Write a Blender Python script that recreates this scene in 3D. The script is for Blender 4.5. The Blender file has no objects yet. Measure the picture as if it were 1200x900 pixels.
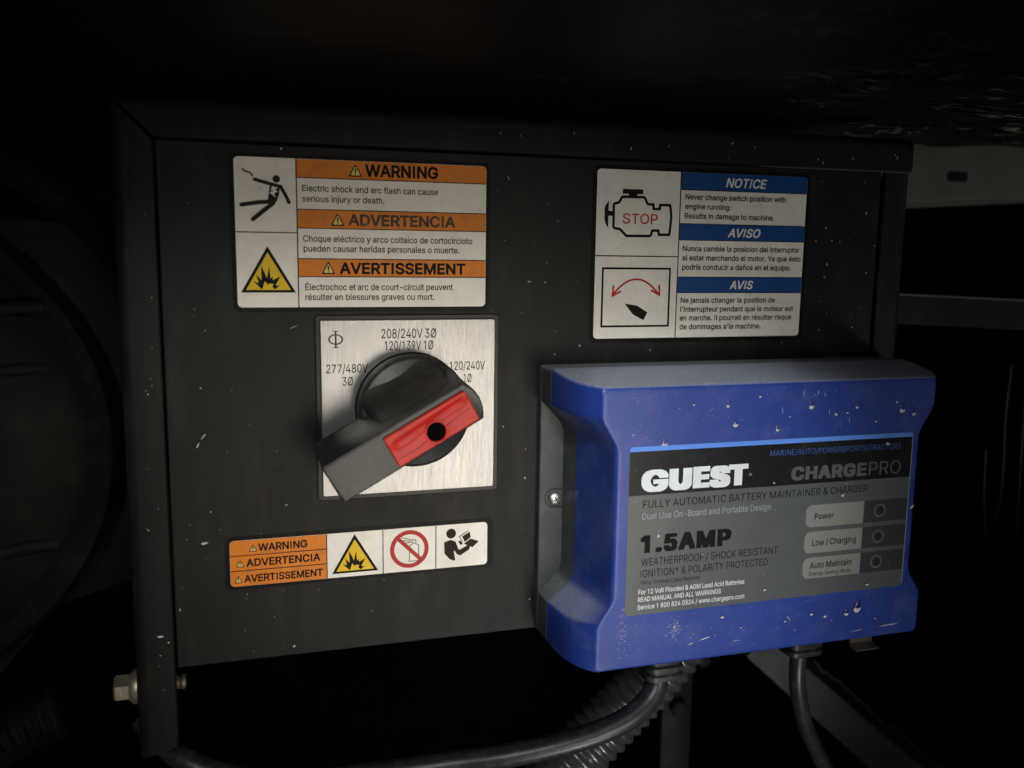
import bpy, math, random
from mathutils import Vector, Matrix

random.seed(7)
sc = bpy.context.scene
COL = sc.collection
MM = 0.001

# ------------------------------------------------------------------ camera
cam = bpy.data.cameras.new('camera')
cam.lens = 31.44; cam.sensor_width = 36; cam.clip_start = 0.01; cam.clip_end = 20
cam.dof.use_dof = True; cam.dof.focus_distance = 0.345; cam.dof.aperture_fstop = 9.5
cam_ob = bpy.data.objects.new('camera', cam); COL.objects.link(cam_ob)
yaw, pitch, roll = (math.radians(a) for a in (16.8674, -8.4103, 0.7734))
fwd = Vector((math.sin(yaw)*math.cos(pitch), math.cos(yaw)*math.cos(pitch), math.sin(pitch)))
rt = Vector((math.cos(yaw), -math.sin(yaw), 0)); up = rt.cross(fwd)
rt, up = math.cos(roll)*rt + math.sin(roll)*up, -math.sin(roll)*rt + math.cos(roll)*up
cam_ob.matrix_world = Matrix((
    (rt.x, up.x, -fwd.x, -0.02649), (rt.y, up.y, -fwd.y, -0.32601),
    (rt.z, up.z, -fwd.z, 0.08997), (0, 0, 0, 1)))
sc.camera = cam_ob

# ------------------------------------------------------------------ world and lamps
w = bpy.data.worlds.new('World'); sc.world = w; w.use_nodes = True
w.node_tree.nodes['Background'].inputs[0].default_value = (0.8, 0.9, 1.0, 1)
w.node_tree.nodes['Background'].inputs[1].default_value = 0.004
sc.view_settings.view_transform = 'Standard'; sc.view_settings.look = 'None'
sc.view_settings.exposure = 0; sc.view_settings.gamma = 1

def spot(name, loc, aim, watts, color, angle, blend, radius):
    l = bpy.data.lights.new(name, 'SPOT'); l.energy = watts; l.color = color
    l.spot_size = math.radians(angle); l.spot_blend = blend; l.shadow_soft_size = radius
    o = bpy.data.objects.new(name, l); COL.objects.link(o)
    o.location = Vector(loc)*MM
    o.rotation_euler = (Vector(aim)*MM - o.location).to_track_quat('-Z', 'Y').to_euler()
    return o
spot('work_lamp', (175, -610, -125), (45, 0, -10), 11.5, (1.0, 0.92, 0.80), 30, 1.0, 0.15)
spot('daylight_gap', (-10, -480, 300), (133, -20, -8), 5.5, (0.80, 0.92, 1.0), 15.5, 0.45, 0.018)
spot('upper_left_fill', (-150, -520, 225), (25, 0, 10), 15.0, (1.0, 0.96, 0.90), 22, 0.9, 0.14)  # added fill for the upper side of the switch lever
spot('right_fill', (520, -300, -150), (370, 40, 150), 2.4, (0.95, 0.97, 0.9), 54, 0.8, 0.03)  # added dim fill for the liner and rail at upper right
spot('floor_gap', (170, -420, -400), (140, 20, -125), 4.0, (0.9, 0.96, 1.0), 42, 1.0, 0.05)
def area(name, loc, aim, watts, color, size):
    l = bpy.data.lights.new(name, 'AREA'); l.energy = watts; l.color = color; l.size = size
    o = bpy.data.objects.new(name, l); COL.objects.link(o); o.location = Vector(loc)*MM
    o.rotation_euler = (Vector(aim)*MM - o.location).to_track_quat('-Z', 'Y').to_euler(); return o
area('soft_fill', (-100, -1100, 350), (120, 0, 0), 0.55, (0.85, 0.93, 1.0), 0.5)  # added soft cool fill over the whole scene

# ------------------------------------------------------------------ materials
def mat(name, base, rough=0.5, metal=0.0, var=0.0, vscale=400, bump=0.0, bscale=1500, rvar=0.0,
        dirt=None, dirt_amt=0.0, dscale=120, coat=0.0, spec=0.22, stretch=None):
    m = bpy.data.materials.new(name); m.use_nodes = True
    nt = m.node_tree; N = nt.nodes; L = nt.links
    b = N['Principled BSDF']
    b.inputs['Roughness'].default_value = rough; b.inputs['Metallic'].default_value = metal
    b.inputs['Specular IOR Level'].default_value = spec
    b.inputs['Coat Weight'].default_value = coat; b.inputs['Coat Roughness'].default_value = 0.12
    tc = N.new('ShaderNodeTexCoord'); src = tc.outputs['Object']
    if stretch:
        mp = N.new('ShaderNodeMapping'); mp.inputs['Scale'].default_value = stretch
        L.new(src, mp.inputs['Vector']); src = mp.outputs['Vector']
    def noise(scale, detail=4):
        n = N.new('ShaderNodeTexNoise'); n.inputs['Scale'].default_value = scale
        n.inputs['Detail'].default_value = detail; L.new(src, n.inputs['Vector']); return n
    col = None
    rgb = N.new('ShaderNodeRGB'); rgb.outputs[0].default_value = (*base, 1); col = rgb.outputs[0]
    if var:
        n = noise(vscale); r = N.new('ShaderNodeMapRange')
        r.inputs['From Min'].default_value = 0.3; r.inputs['From Max'].default_value = 0.7
        r.inputs['To Min'].default_value = 1 - var; r.inputs['To Max'].default_value = 1 + var
        L.new(n.outputs['Fac'], r.inputs['Value'])
        mx = N.new('ShaderNodeMix'); mx.data_type = 'RGBA'; mx.blend_type = 'MULTIPLY'; mx.inputs[0].default_value = 1
        L.new(col, mx.inputs[6]); L.new(r.outputs[0], mx.inputs[7]); col = mx.outputs[2]
    if dirt:
        n = noise(dscale, 7); r = N.new('ShaderNodeMapRange')
        r.inputs['From Min'].default_value = 0.52; r.inputs['From Max'].default_value = 0.78
        r.inputs['To Max'].default_value = dirt_amt
        L.new(n.outputs['Fac'], r.inputs['Value'])
        mx = N.new('ShaderNodeMix'); mx.data_type = 'RGBA'
        L.new(r.outputs[0], mx.inputs[0]); L.new(col, mx.inputs[6]); mx.inputs[7].default_value = (*dirt, 1); col = mx.outputs[2]
    L.new(col, b.inputs['Base Color'])
    if rvar:
        n = noise(vscale*1.7); r = N.new('ShaderNodeMapRange')
        r.inputs['To Min'].default_value = rough - rvar; r.inputs['To Max'].default_value = rough + rvar
        L.new(n.outputs['Fac'], r.inputs['Value']); L.new(r.outputs[0], b.inputs['Roughness'])
    if bump:
        n = noise(bscale, 2); bp = N.new('ShaderNodeBump'); bp.inputs['Strength'].default_value = bump
        bp.inputs['Distance'].default_value = 0.0002
        L.new(n.outputs['Fac'], bp.inputs['Height']); L.new(bp.outputs[0], b.inputs['Normal'])
    m['bsdf_color_from'] = 0
    return m

def add_dust(m, color, top_amt, fine_amt, scale=900):
    """grey dust lying on faces that look up, and a thin film everywhere"""
    nt = m.node_tree; N = nt.nodes; L = nt.links; b = N['Principled BSDF']
    link = b.inputs['Base Color'].links[0]; col = link.from_socket
    g = N.new('ShaderNodeNewGeometry'); sx = N.new('ShaderNodeSeparateXYZ'); L.new(g.outputs['Normal'], sx.inputs[0])
    r = N.new('ShaderNodeMapRange'); r.inputs['From Min'].default_value = 0.45; r.inputs['From Max'].default_value = 0.95
    r.inputs['To Min'].default_value = 0; r.inputs['To Max'].default_value = top_amt; L.new(sx.outputs['Z'], r.inputs['Value'])
    tc = N.new('ShaderNodeTexCoord')
    n = N.new('ShaderNodeTexNoise'); n.inputs['Scale'].default_value = scale; n.inputs['Detail'].default_value = 8
    n.inputs['Roughness'].default_value = 0.7
    L.new(tc.outputs['Object'], n.inputs['Vector'])
    r2 = N.new('ShaderNodeMapRange'); r2.inputs['From Min'].default_value = 0.35; r2.inputs['From Max'].default_value = 0.7
    r2.inputs['To Min'].default_value = 0.55; r2.inputs['To Max'].default_value = 1.1; L.new(n.outputs['Fac'], r2.inputs['Value'])
    mu = N.new('ShaderNodeMath'); mu.operation = 'MULTIPLY'; L.new(r.outputs[0], mu.inputs[0]); L.new(r2.outputs[0], mu.inputs[1])
    n3 = N.new('ShaderNodeTexNoise'); n3.inputs['Scale'].default_value = 70; n3.inputs['Detail'].default_value = 9
    n3.inputs['Roughness'].default_value = 0.75; L.new(tc.outputs['Object'], n3.inputs['Vector'])
    r3 = N.new('ShaderNodeMapRange'); r3.inputs['From Min'].default_value = 0.5; r3.inputs['From Max'].default_value = 0.8
    r3.inputs['To Max'].default_value = fine_amt; L.new(n3.outputs['Fac'], r3.inputs['Value'])
    ad = N.new('ShaderNodeMath'); ad.operation = 'ADD'; ad.use_clamp = True; L.new(mu.outputs[0], ad.inputs[0]); L.new(r3.outputs[0], ad.inputs[1])
    mx = N.new('ShaderNodeMix'); mx.data_type = 'RGBA'; L.new(ad.outputs[0], mx.inputs[0]); L.new(col, mx.inputs[6])
    mx.inputs[7].default_value = (*color, 1); L.new(mx.outputs[2], b.inputs['Base Color'])

M = {}
M['box'] = mat('powder_coat_black', (0.0092, 0.0088, 0.0082), 0.46, var=0.14, vscale=60, spec=0.16, bump=0.25, bscale=2600, rvar=0.06,
               dirt=(0.032, 0.029, 0.024), dirt_amt=0.5, dscale=70, stretch=(1.6, 1, 0.55))
M['gloss_black'] = mat('clear_label_edge', (0.004, 0.004, 0.004), 0.42, spec=0.10, bump=0.1, bscale=700, dirt=(0.03, 0.028, 0.025), dirt_amt=0.5, dscale=150)
M['paper'] = mat('label_white', (0.84, 0.80, 0.725), 0.45, var=0.06, vscale=90, dirt=(0.30, 0.25, 0.19), dirt_amt=0.16, dscale=330)
M['paper2'] = mat('label_grey_white', (0.76, 0.73, 0.665), 0.45, var=0.06, vscale=90, dirt=(0.28, 0.25, 0.21), dirt_amt=0.16, dscale=330)
M['orange'] = mat('label_orange', (0.70, 0.20, 0.010), 0.42, var=0.08, vscale=120, dirt=(0.24, 0.12, 0.05), dirt_amt=0.55, dscale=200)
M['blue_bar'] = mat('label_blue', (0.008, 0.06, 0.22), 0.38, var=0.06, vscale=120)
M['yellow'] = mat('symbol_yellow', (0.76, 0.50, 0.012), 0.42, var=0.06, vscale=200)
M['pale_yellow'] = mat('alert_yellow', (0.72, 0.55, 0.16), 0.42, var=0.05, vscale=200)
M['ink'] = mat('print_black', (0.009, 0.0085, 0.008), 0.5, spec=0.08, var=0.15, vscale=600)
M['ink_worn'] = mat('print_worn', (0.050, 0.034, 0.022), 0.5, dirt=(0.36, 0.13, 0.03), dirt_amt=0.75, dscale=260)
M['ink_brown'] = mat('print_brown', (0.026, 0.018, 0.013), 0.5, spec=0.08, var=0.2, vscale=500)
M['red_ink'] = mat('print_red', (0.42, 0.015, 0.015), 0.45, var=0.06, vscale=300)
M['white_ink'] = mat('print_white', (0.72, 0.72, 0.72), 0.45, var=0.05, vscale=300)
M['plastic'] = mat('switch_plastic', (0.024, 0.024, 0.023), 0.40, spec=0.5, var=0.12, vscale=300, bump=0.25, bscale=2200, dirt=(0.11, 0.105, 0.095), dirt_amt=0.25, dscale=420)
M['black_plastic'] = mat('black_plastic', (0.010, 0.010, 0.010), 0.35)
M['red'] = mat('red_plastic', (0.60, 0.024, 0.016), 0.36, var=0.10, vscale=160, bump=0.15, bscale=1200, dirt=(0.16, 0.02, 0.02), dirt_amt=0.5, dscale=180)
M['red_dark'] = mat('red_recess', (0.16, 0.010, 0.010), 0.45)
M['steel'] = mat('brushed_steel', (0.268, 0.262, 0.256), 0.38, metal=1.0, var=0.13, vscale=500, bump=0.18, bscale=900, rvar=0.08, stretch=(8.0, 1, 0.14))
M['zinc'] = mat('zinc_plated', (0.36, 0.32, 0.24), 0.42, metal=0.75, var=0.2, vscale=350, bump=0.3, bscale=900)
M['screw'] = mat('screw_steel', (0.72, 0.71, 0.68), 0.42, metal=1.0, var=0.1, vscale=700)
M['blue'] = mat('charger_blue', (0.017, 0.043, 0.245), 0.36, spec=0.45, var=0.05, vscale=90, bump=0.12, bscale=2000, rvar=0.05)
add_dust(M['blue'], (0.46, 0.47, 0.47), 0.85, 0.12)
M['grey_base'] = mat('charger_grey', (0.055, 0.060, 0.058), 0.46, var=0.07, vscale=200, bump=0.15, bscale=2200)
add_dust(M['grey_base'], (0.30, 0.31, 0.31), 0.7, 0.15)
M['label_black'] = mat('charger_label_black', (0.010, 0.010, 0.011), 0.30, var=0.1, vscale=200, dirt=(0.04, 0.04, 0.04), dirt_amt=0.4, dscale=140)
M['label_grey'] = mat('charger_label_silver', (0.105, 0.112, 0.112), 0.36, metal=0.25, var=0.05, vscale=80, dirt=(0.10, 0.10, 0.10), dirt_amt=0.3, dscale=90)
M['label_dark'] = mat('charger_label_dark', (0.036, 0.041, 0.044), 0.36, var=0.06, vscale=80)
M['pill'] = mat('charger_label_pale', (0.22, 0.22, 0.195), 0.40, var=0.05, vscale=120)
M['light_blue'] = mat('label_light_blue', (0.11, 0.27, 0.78), 0.36, var=0.05, vscale=200)
M['guest'] = mat('label_bright', (0.72, 0.74, 0.74), 0.40, var=0.06, vscale=220)
M['grey_ink'] = mat('label_grey_ink', (0.095, 0.095, 0.098), 0.4, var=0.1, vscale=300)
M['pale_ink'] = mat('label_pale_ink', (0.30, 0.31, 0.31), 0.4, var=0.1, vscale=300)
M['ring_ink'] = mat('label_ring_ink', (0.11, 0.115, 0.115), 0.4, var=0.1, vscale=300)
M['blue_ink'] = mat('label_blue_ink', (0.05, 0.10, 0.30), 0.4, var=0.1, vscale=300)
M['lens'] = mat('indicator_lens', (0.018, 0.020, 0.020), 0.4)
M['rubber'] = mat('cable_rubber', (0.020, 0.021, 0.022), 0.36, spec=0.45, var=0.1, vscale=300, bump=0.15, bscale=1500, dirt=(0.09, 0.085, 0.08), dirt_amt=0.45, dscale=300)
M['conduit'] = mat('conduit_plastic', (0.050, 0.050, 0.050), 0.25, spec=1.0, var=0.1, vscale=300, dirt=(0.07, 0.065, 0.06), dirt_amt=0.4, dscale=200)
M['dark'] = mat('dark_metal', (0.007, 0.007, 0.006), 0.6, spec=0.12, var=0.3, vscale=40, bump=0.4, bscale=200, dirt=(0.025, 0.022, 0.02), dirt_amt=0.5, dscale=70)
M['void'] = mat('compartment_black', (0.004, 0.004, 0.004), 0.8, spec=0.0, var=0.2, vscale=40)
M['grey_rail'] = mat('grey_painted_steel', (0.075, 0.075, 0.068), 0.55, var=0.12, vscale=40, bump=0.2, bscale=300, dirt=(0.06, 0.06, 0.055), dirt_amt=0.6, dscale=50)
M['brace'] = mat('grimy_steel', (0.17, 0.17, 0.15), 0.6, var=0.3, vscale=30, dirt=(0.05, 0.05, 0.045), dirt_amt=0.9, dscale=30)
M['dirt'] = mat('brown_grime', (0.16, 0.13, 0.10), 0.7, var=0.4, vscale=900)
M['mineral_and_glint'] = mat('dried_marks_and_painted_glints', (0.55, 0.54, 0.50), 0.5, var=0.3, vscale=900)  # also colours the painted glints on the charger's drops

def water():
    """thin clear drop: lets light through to the surface below, with a glossy skin"""
    m = bpy.data.materials.new('water_drop'); m.use_nodes = True; nt = m.node_tree; N = nt.nodes; L = nt.links
    N.remove(N['Principled BSDF']); out = N['Material Output']
    t = N.new('ShaderNodeBsdfTransparent'); t.inputs[0].default_value = (0.99, 0.99, 1.0, 1)
    g = N.new('ShaderNodeBsdfGlossy'); g.inputs['Roughness'].default_value = 0.08
    fr = N.new('ShaderNodeFresnel'); fr.inputs['IOR'].default_value = 1.4
    mx = N.new('ShaderNodeMixShader'); L.new(fr.outputs[0], mx.inputs[0]); L.new(t.outputs[0], mx.inputs[1]); L.new(g.outputs[0], mx.inputs[2]); L.new(mx.outputs[0], out.inputs[0])
    return m
M['water'] = water()

def liner():
    """scuffed black foil liner: long wandering scratches, their pale colour also painting the crinkle sheen"""
    m = mat('scuffed_liner', (0.006, 0.006, 0.005), 0.5, spec=0.06, var=0.3, vscale=14)
    nt = m.node_tree; N = nt.nodes; L = nt.links; b = N['Principled BSDF']
    col = b.inputs['Base Color'].links[0].from_socket
    tc = N.new('ShaderNodeTexCoord'); mp = N.new('ShaderNodeMapping'); mp.inputs['Scale'].default_value = (10, 26, 10)
    mp.inputs['Rotation'].default_value = (0, 0, 0.5)
    L.new(tc.outputs['Object'], mp.inputs['Vector'])
    n = N.new('ShaderNodeTexNoise'); n.inputs['Scale'].default_value = 1.6; n.inputs['Detail'].default_value = 6
    n.inputs['Distortion'].default_value = 2.6; L.new(mp.outputs[0], n.inputs['Vector'])
    s = N.new('ShaderNodeMath'); s.operation = 'SUBTRACT'; s.inputs[1].default_value = 0.5; L.new(n.outputs['Fac'], s.inputs[0])
    a = N.new('ShaderNodeMath'); a.operation = 'ABSOLUTE'; L.new(s.outputs[0], a.inputs[0])
    r = N.new('ShaderNodeMapRange'); r.inputs['From Min'].default_value = 0.0; r.inputs['From Max'].default_value = 0.022
    r.inputs['To Min'].default_value = 0.75; r.inputs['To Max'].default_value = 0.0; L.new(a.outputs[0], r.inputs['Value'])
    n2 = N.new('ShaderNodeTexNoise'); n2.inputs['Scale'].default_value = 30; L.new(tc.outputs['Object'], n2.inputs['Vector'])
    r2 = N.new('ShaderNodeMapRange'); r2.inputs['From Min'].default_value = 0.45; r2.inputs['From Max'].default_value = 0.65; L.new(n2.outputs['Fac'], r2.inputs['Value'])
    mu = N.new('ShaderNodeMath'); mu.operation = 'MULTIPLY'; L.new(r.outputs[0], mu.inputs[0]); L.new(r2.outputs[0], mu.inputs[1])
    sx = N.new('ShaderNodeSeparateXYZ'); L.new(tc.outputs['Object'], sx.inputs[0])     # scratches and painted sheen fade out leftwards to darken that side
    rx = N.new('ShaderNodeMapRange'); rx.inputs['From Min'].default_value = 0.04; rx.inputs['From Max'].default_value = 0.24; L.new(sx.outputs['X'], rx.inputs['Value'])
    m2 = N.new('ShaderNodeMath'); m2.operation = 'MULTIPLY'; L.new(mu.outputs[0], m2.inputs[0]); L.new(rx.outputs[0], m2.inputs[1])
    mx = N.new('ShaderNodeMix'); mx.data_type = 'RGBA'; L.new(m2.outputs[0], mx.inputs[0]); L.new(col, mx.inputs[6])
    mx.inputs[7].default_value = (0.30, 0.31, 0.28, 1); L.new(mx.outputs[2], b.inputs['Base Color'])
    bp = N.new('ShaderNodeBump'); bp.inputs['Strength'].default_value = 0.6; bp.inputs['Distance'].default_value = 0.002
    L.new(n.outputs['Fac'], bp.inputs['Height']); L.new(bp.outputs[0], b.inputs['Normal'])
    return m
M['liner'] = liner()

# ------------------------------------------------------------------ geometry helpers (millimetres; x right, z up, h towards the viewer)
class Mesh:
    def __init__(s): s.v = []; s.f = []
    def add(s, vs, fs):
        o = len(s.v); s.v += vs; s.f += [tuple(i + o for i in f) for f in fs]; return s
    def sheet(s, poly, h):                       # flat face looking at the viewer
        if poly_area(poly) < 0: poly = poly[::-1]
        return s.add([(x, -h, z) for x, z in poly], [tuple(range(len(poly)))])
    def prism(s, poly, h0, h1, bevel=0.0):       # slab between h0 (back) and h1 (front), optional front bevel
        if poly_area(poly) < 0: poly = poly[::-1]
        rings = [(poly, h0)]
        if bevel:
            rings += [(poly, h1 - bevel), (inset(poly, bevel*0.3), h1 - bevel*0.3), (inset(poly, bevel), h1)]
        else: rings += [(poly, h1)]
        return s.loft(rings)
    def loft(s, rings, cap0=True, cap1=True):
        n = len(rings[0][0]); vs = [(x, -h, z) for p, h in rings for x, z in p]; fs = []
        for k in range(len(rings) - 1):
            for i in range(n):
                j = (i + 1) % n
                fs.append((k*n + i, k*n + j, (k+1)*n + j, (k+1)*n + i))
        if cap0: fs.append(tuple(range(n))[::-1])
        if cap1: fs.append(tuple((len(rings)-1)*n + i for i in range(n)))
        return s.add(vs, fs)
    def box(s, x0, x1, y0, y1, z0, z1):
        v = [(x, y, z) for z in (z0, z1) for y in (y0, y1) for x in (x0, x1)]
        return s.add(v, [(0,2,3,1), (4,5,7,6), (0,1,5,4), (2,6,7,3), (0,4,6,2), (1,3,7,5)])
    def stroke(s, pts, wd, h, closed=False):     # mitred flat line
        n = len(pts); L, R = [], []
        for i in range(n):
            p = Vector(pts[i])
            a = Vector(pts[i-1]) if (i or closed) else None; b = Vector(pts[(i+1) % n]) if (i < n-1 or closed) else None
            d1 = (p - a).normalized() if a is not None else (b - p).normalized()
            d2 = (b - p).normalized() if b is not None else d1
            n1 = Vector((-d1.y, d1.x)); n2 = Vector((-d2.y, d2.x)); m = (n1 + n2)
            m = n1 if m.length < 1e-4 else m.normalized(); k = wd/2/max(0.45, m.dot(n1))
            L.append(p + m*k); R.append(p - m*k)
        vs = [(q.x, -h, q.y) for q in L] + [(q.x, -h, q.y) for q in R]
        fs = [(i, n+i, n+(i+1) % n, (i+1) % n) for i in range(n if closed else n-1)]
        return s.add(vs, fs)
    def disc(s, cx, cz, r, h, n=28, rz=None):
        return s.sheet([(cx + r*math.cos(2*math.pi*i/n), cz + (rz or r)*math.sin(2*math.pi*i/n)) for i in range(n)], h)
    def ring(s, cx, cz, ro, ri, h, n=36, kz=1.0):
        vs = [(cx + r*math.cos(2*math.pi*i/n), -h, cz + kz*r*math.sin(2*math.pi*i/n)) for r in (ro, ri) for i in range(n)]
        return s.add(vs, [(i, (i+1) % n, n+(i+1) % n, n+i) for i in range(n)])
    def sweep(s, path, rad, n=16, flat=1.0, cap=True):   # tube along 3D points; rad number or list
        P = [Vector(p) for p in path]; rads = rad if isinstance(rad, list) else [rad]*len(P)
        T = [(P[min(i+1, len(P)-1)] - P[max(i-1, 0)]).normalized() for i in range(len(P))]
        ref = Vector((0, 1, 0)) if abs(T[0].y) < 0.9 else Vector((1, 0, 0))
        u = T[0].cross(ref).normalized(); vs = []
        for i, p in enumerate(P):
            u = (u - T[i]*u.dot(T[i])).normalized(); v = T[i].cross(u)
            vs += [tuple(p + rads[i]*(math.cos(2*math.pi*k/n)*u + flat*math.sin(2*math.pi*k/n)*v)) for k in range(n)]
        fs = [(i*n+k, i*n+(k+1) % n, (i+1)*n+(k+1) % n, (i+1)*n+k) for i in range(len(P)-1) for k in range(n)]
        if cap: fs += [tuple(range(n))[::-1], tuple((len(P)-1)*n + k for k in range(n))]
        return s.add(vs, fs)
    def lathe_x(s, cy, cz, prof, n=24, hexed=None):      # profile (x, r) around an axis along x
        vs = []
        for x, r in prof:
            for k in range(n):
                a = 2*math.pi*(k + 0.5)/n; vs.append((x, cy + r*math.cos(a), cz + r*math.sin(a)))
        fs = [(i*n+k, (i+1)*n+k, (i+1)*n+(k+1) % n, i*n+(k+1) % n) for i in range(len(prof)-1) for k in range(n)]
        fs += [tuple(range(n)), tuple((len(prof)-1)*n+k for k in range(n))[::-1]]
        return s.add(vs, fs)
    def lathe_h(s, cx, cz, prof, n=48, cap0=True, cap1=True):                # profile (r, h) around an axis towards the viewer
        return s.loft([([(cx + r*math.cos(2*math.pi*k/n), cz + r*math.sin(2*math.pi*k/n)) for k in range(n)], h) for r, h in prof], cap0, cap1)

def poly_area(p): return 0.5*sum(p[i][0]*p[(i+1) % len(p)][1] - p[(i+1) % len(p)][0]*p[i][1] for i in range(len(p)))
def inset(poly, d):
    n = len(poly); out = []
    for i in range(n):
        a, p, b = Vector(poly[i-1]), Vector(poly[i]), Vector(poly[(i+1) % n])
        d1 = (p - a); d2 = (b - p)
        d1 = d1.normalized() if d1.length > 1e-9 else d2.normalized(); d2 = d2.normalized() if d2.length > 1e-9 else d1
        m = Vector((-d1.y, d1.x)) + Vector((-d2.y, d2.x)); m = m.normalized() if m.length > 1e-6 else Vector((-d1.y, d1.x))
        k = d/max(0.4, m.dot(Vector((-d1.y, d1.x)))); out.append(tuple(p + m*k))
    return out
def fillet(pts, radii, seg=6):
    """round the corners of a polygon; same vertex count whatever the radii"""
    n = len(pts); out = []
    for i in range(n):
        a, p, b = Vector(pts[i-1]), Vector(pts[i]), Vector(pts[(i+1) % n]); r = radii[i] if isinstance(radii, (list, tuple)) else radii
        u = (a - p); v = (b - p); lu, lv = u.length, v.length; u.normalize(); v.normalize()
        ang = math.acos(max(-1, min(1, u.dot(v)))); t = min(r/max(1e-6, math.tan(ang/2)), 0.48*lu, 0.48*lv); r2 = t*math.tan(ang/2)
        if ang > math.pi - 1e-3 or t < 1e-6:
            out += [tuple(p)]*(seg+1); continue
        c = p + (u + v).normalized()*(r2/math.sin(ang/2)); s = p + u*t - c; e = p + v*t - c
        a0 = math.atan2(s.y, s.x); a1 = math.atan2(e.y, e.x); d = (a1 - a0 + math.pi) % (2*math.pi) - math.pi
        out += [(c.x + r2*math.cos(a0 + d*k/seg), c.y + r2*math.sin(a0 + d*k/seg)) for k in range(seg+1)]
    return out
def rect(x0, x1, z0, z1): return [(x0, z0), (x1, z0), (x1, z1), (x0, z1)]
def rrect(x0, x1, z0, z1, r, seg=6): return fillet(rect(x0, x1, z0, z1), r, seg)
def catmull(P, k=8):
    P = [Vector(p) for p in P]; out = []
    for i in range(len(P)-1):
        a, b, c, d = P[max(i-1, 0)], P[i], P[i+1], P[min(i+2, len(P)-1)]
        for j in range(k):
            t = j/k; out.append(0.5*((2*b) + (c-a)*t + (2*a-5*b+4*c-d)*t*t + (3*b-a-3*c+d)*t**3))
    return out + [P[-1]]

def obj(name, m, material, parent=None, smooth=None):
    me = bpy.data.meshes.new(name); me.from_pydata([(a*MM, b*MM, c*MM) for a, b, c in m.v], [], m.f); me.validate()
    me.materials.append(M[material])
    if smooth is not None:
        me.shade_smooth(); me.set_sharp_from_angle(angle=math.radians(smooth))
    me.update()
    o = bpy.data.objects.new(name, me); COL.objects.link(o)
    if parent is not None: o.parent = parent; o.matrix_parent_inverse = Matrix.Translation(-parent.location)
    return o
def thing(name, label, cat, loc, group=None):
    o = bpy.data.objects.new(name, None); o.empty_display_size = 0.01; COL.objects.link(o); o.location = Vector(loc)*MM
    o['label'] = label; o['category'] = cat
    if group: o['group'] = group
    return o
def tag(o, label=None, cat=None, group=None, kind=None):
    if label: o['label'] = label
    if cat: o['category'] = cat
    if group: o['group'] = group
    if kind: o['kind'] = kind
    return o

# ---- lettering: real outlines of the built-in font, scaled to the measured width and cap height
def plain_font():
    """the sans-serif that ships inside Blender; its other built-in face if that is missing"""
    import os
    try:
        p = os.path.join(bpy.utils.system_resource('DATAFILES'), 'fonts', 'Inter.woff2')
        return bpy.data.fonts.load(p) if os.path.exists(p) else None
    except Exception: return None
FONT = plain_font()
from mathutils.geometry import delaunay_2d_cdt
def wire(s):
    c = bpy.data.curves.new('tmp', 'FONT')
    if FONT: c.font = FONT
    c.body = s; c.resolution_u = 3; c.fill_mode = 'NONE'
    o = bpy.data.objects.new('tmp', c); COL.objects.link(o)
    me = bpy.data.meshes.new_from_object(o.evaluated_get(bpy.context.evaluated_depsgraph_get()))
    co = [(v.co.x, v.co.y) for v in me.vertices]; ed = [tuple(e.vertices) for e in me.edges]
    bpy.data.objects.remove(o); bpy.data.curves.remove(c); bpy.data.meshes.remove(me); return co, ed
def width(s):
    co, _ = wire(s); xs = [p[0] for p in co]; return max(xs) - min(xs)
GLYPH = {}
def glyph(ch):
    """outline of one character, filled by winding number; returns points, triangles, advance"""
    if ch in GLYPH: return GLYPH[ch]
    src = '|' if ch == 'I' else ch
    hh = glyph.hh = getattr(glyph, 'hh', None) or width('HH'); adv = width('H' + src + 'H') - hh
    if src == ' ': GLYPH[ch] = ([], [], adv); return GLYPH[ch]
    co, ed = wire(src); cap = glyph.cap = getattr(glyph, 'cap', None) or max(p[1] for p in wire('H')[0])
    if ch == 'I': co = [(x, min(cap, max(0, y))) for x, y in co]
    if ch == '1':                                   # a plain figure one, without its foot
        st = [x for x, y in co if y > cap*0.9]; r = max(st); l = r - 0.105*cap/0.73
        co = [((min(max(x, l), r), y) if y < 0.2*cap else (x, y)) for x, y in co]
    adj = {}
    for a, b in ed: adj.setdefault(a, []).append(b); adj.setdefault(b, []).append(a)
    seen, loops = set(), []
    for k in range(len(co)):
        if k in seen or k not in adj: continue
        lp = [k]; seen.add(k); nx = k + 1 if k + 1 in adj[k] else adj[k][0]
        while nx not in seen:
            lp.append(nx); seen.add(nx); q = [t for t in adj[nx] if t not in seen]
            if not q: break
            nx = q[0]
        loops.append(lp)
    E = [(lp[i], lp[(i+1) % len(lp)]) for lp in loops for i in range(len(lp))]
    V, _, F, *_r = delaunay_2d_cdt([Vector(p) for p in co], E, [], 0, 1e-6)
    keep = []
    for f in F:
        cx = sum(V[i].x for i in f)/len(f); cy = sum(V[i].y for i in f)/len(f); wn = 0
        for a, b in E:
            (x1, y1), (x2, y2) = co[a], co[b]
            if (y1 <= cy) != (y2 <= cy) and cx < x1 + (cy-y1)/(y2-y1)*(x2-x1): wn += 1 if y2 > y1 else -1
        if wn: keep.append(tuple(f))
    GLYPH[ch] = ([(v.x, v.y) for v in V], keep, adv); return GLYPH[ch]
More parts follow.
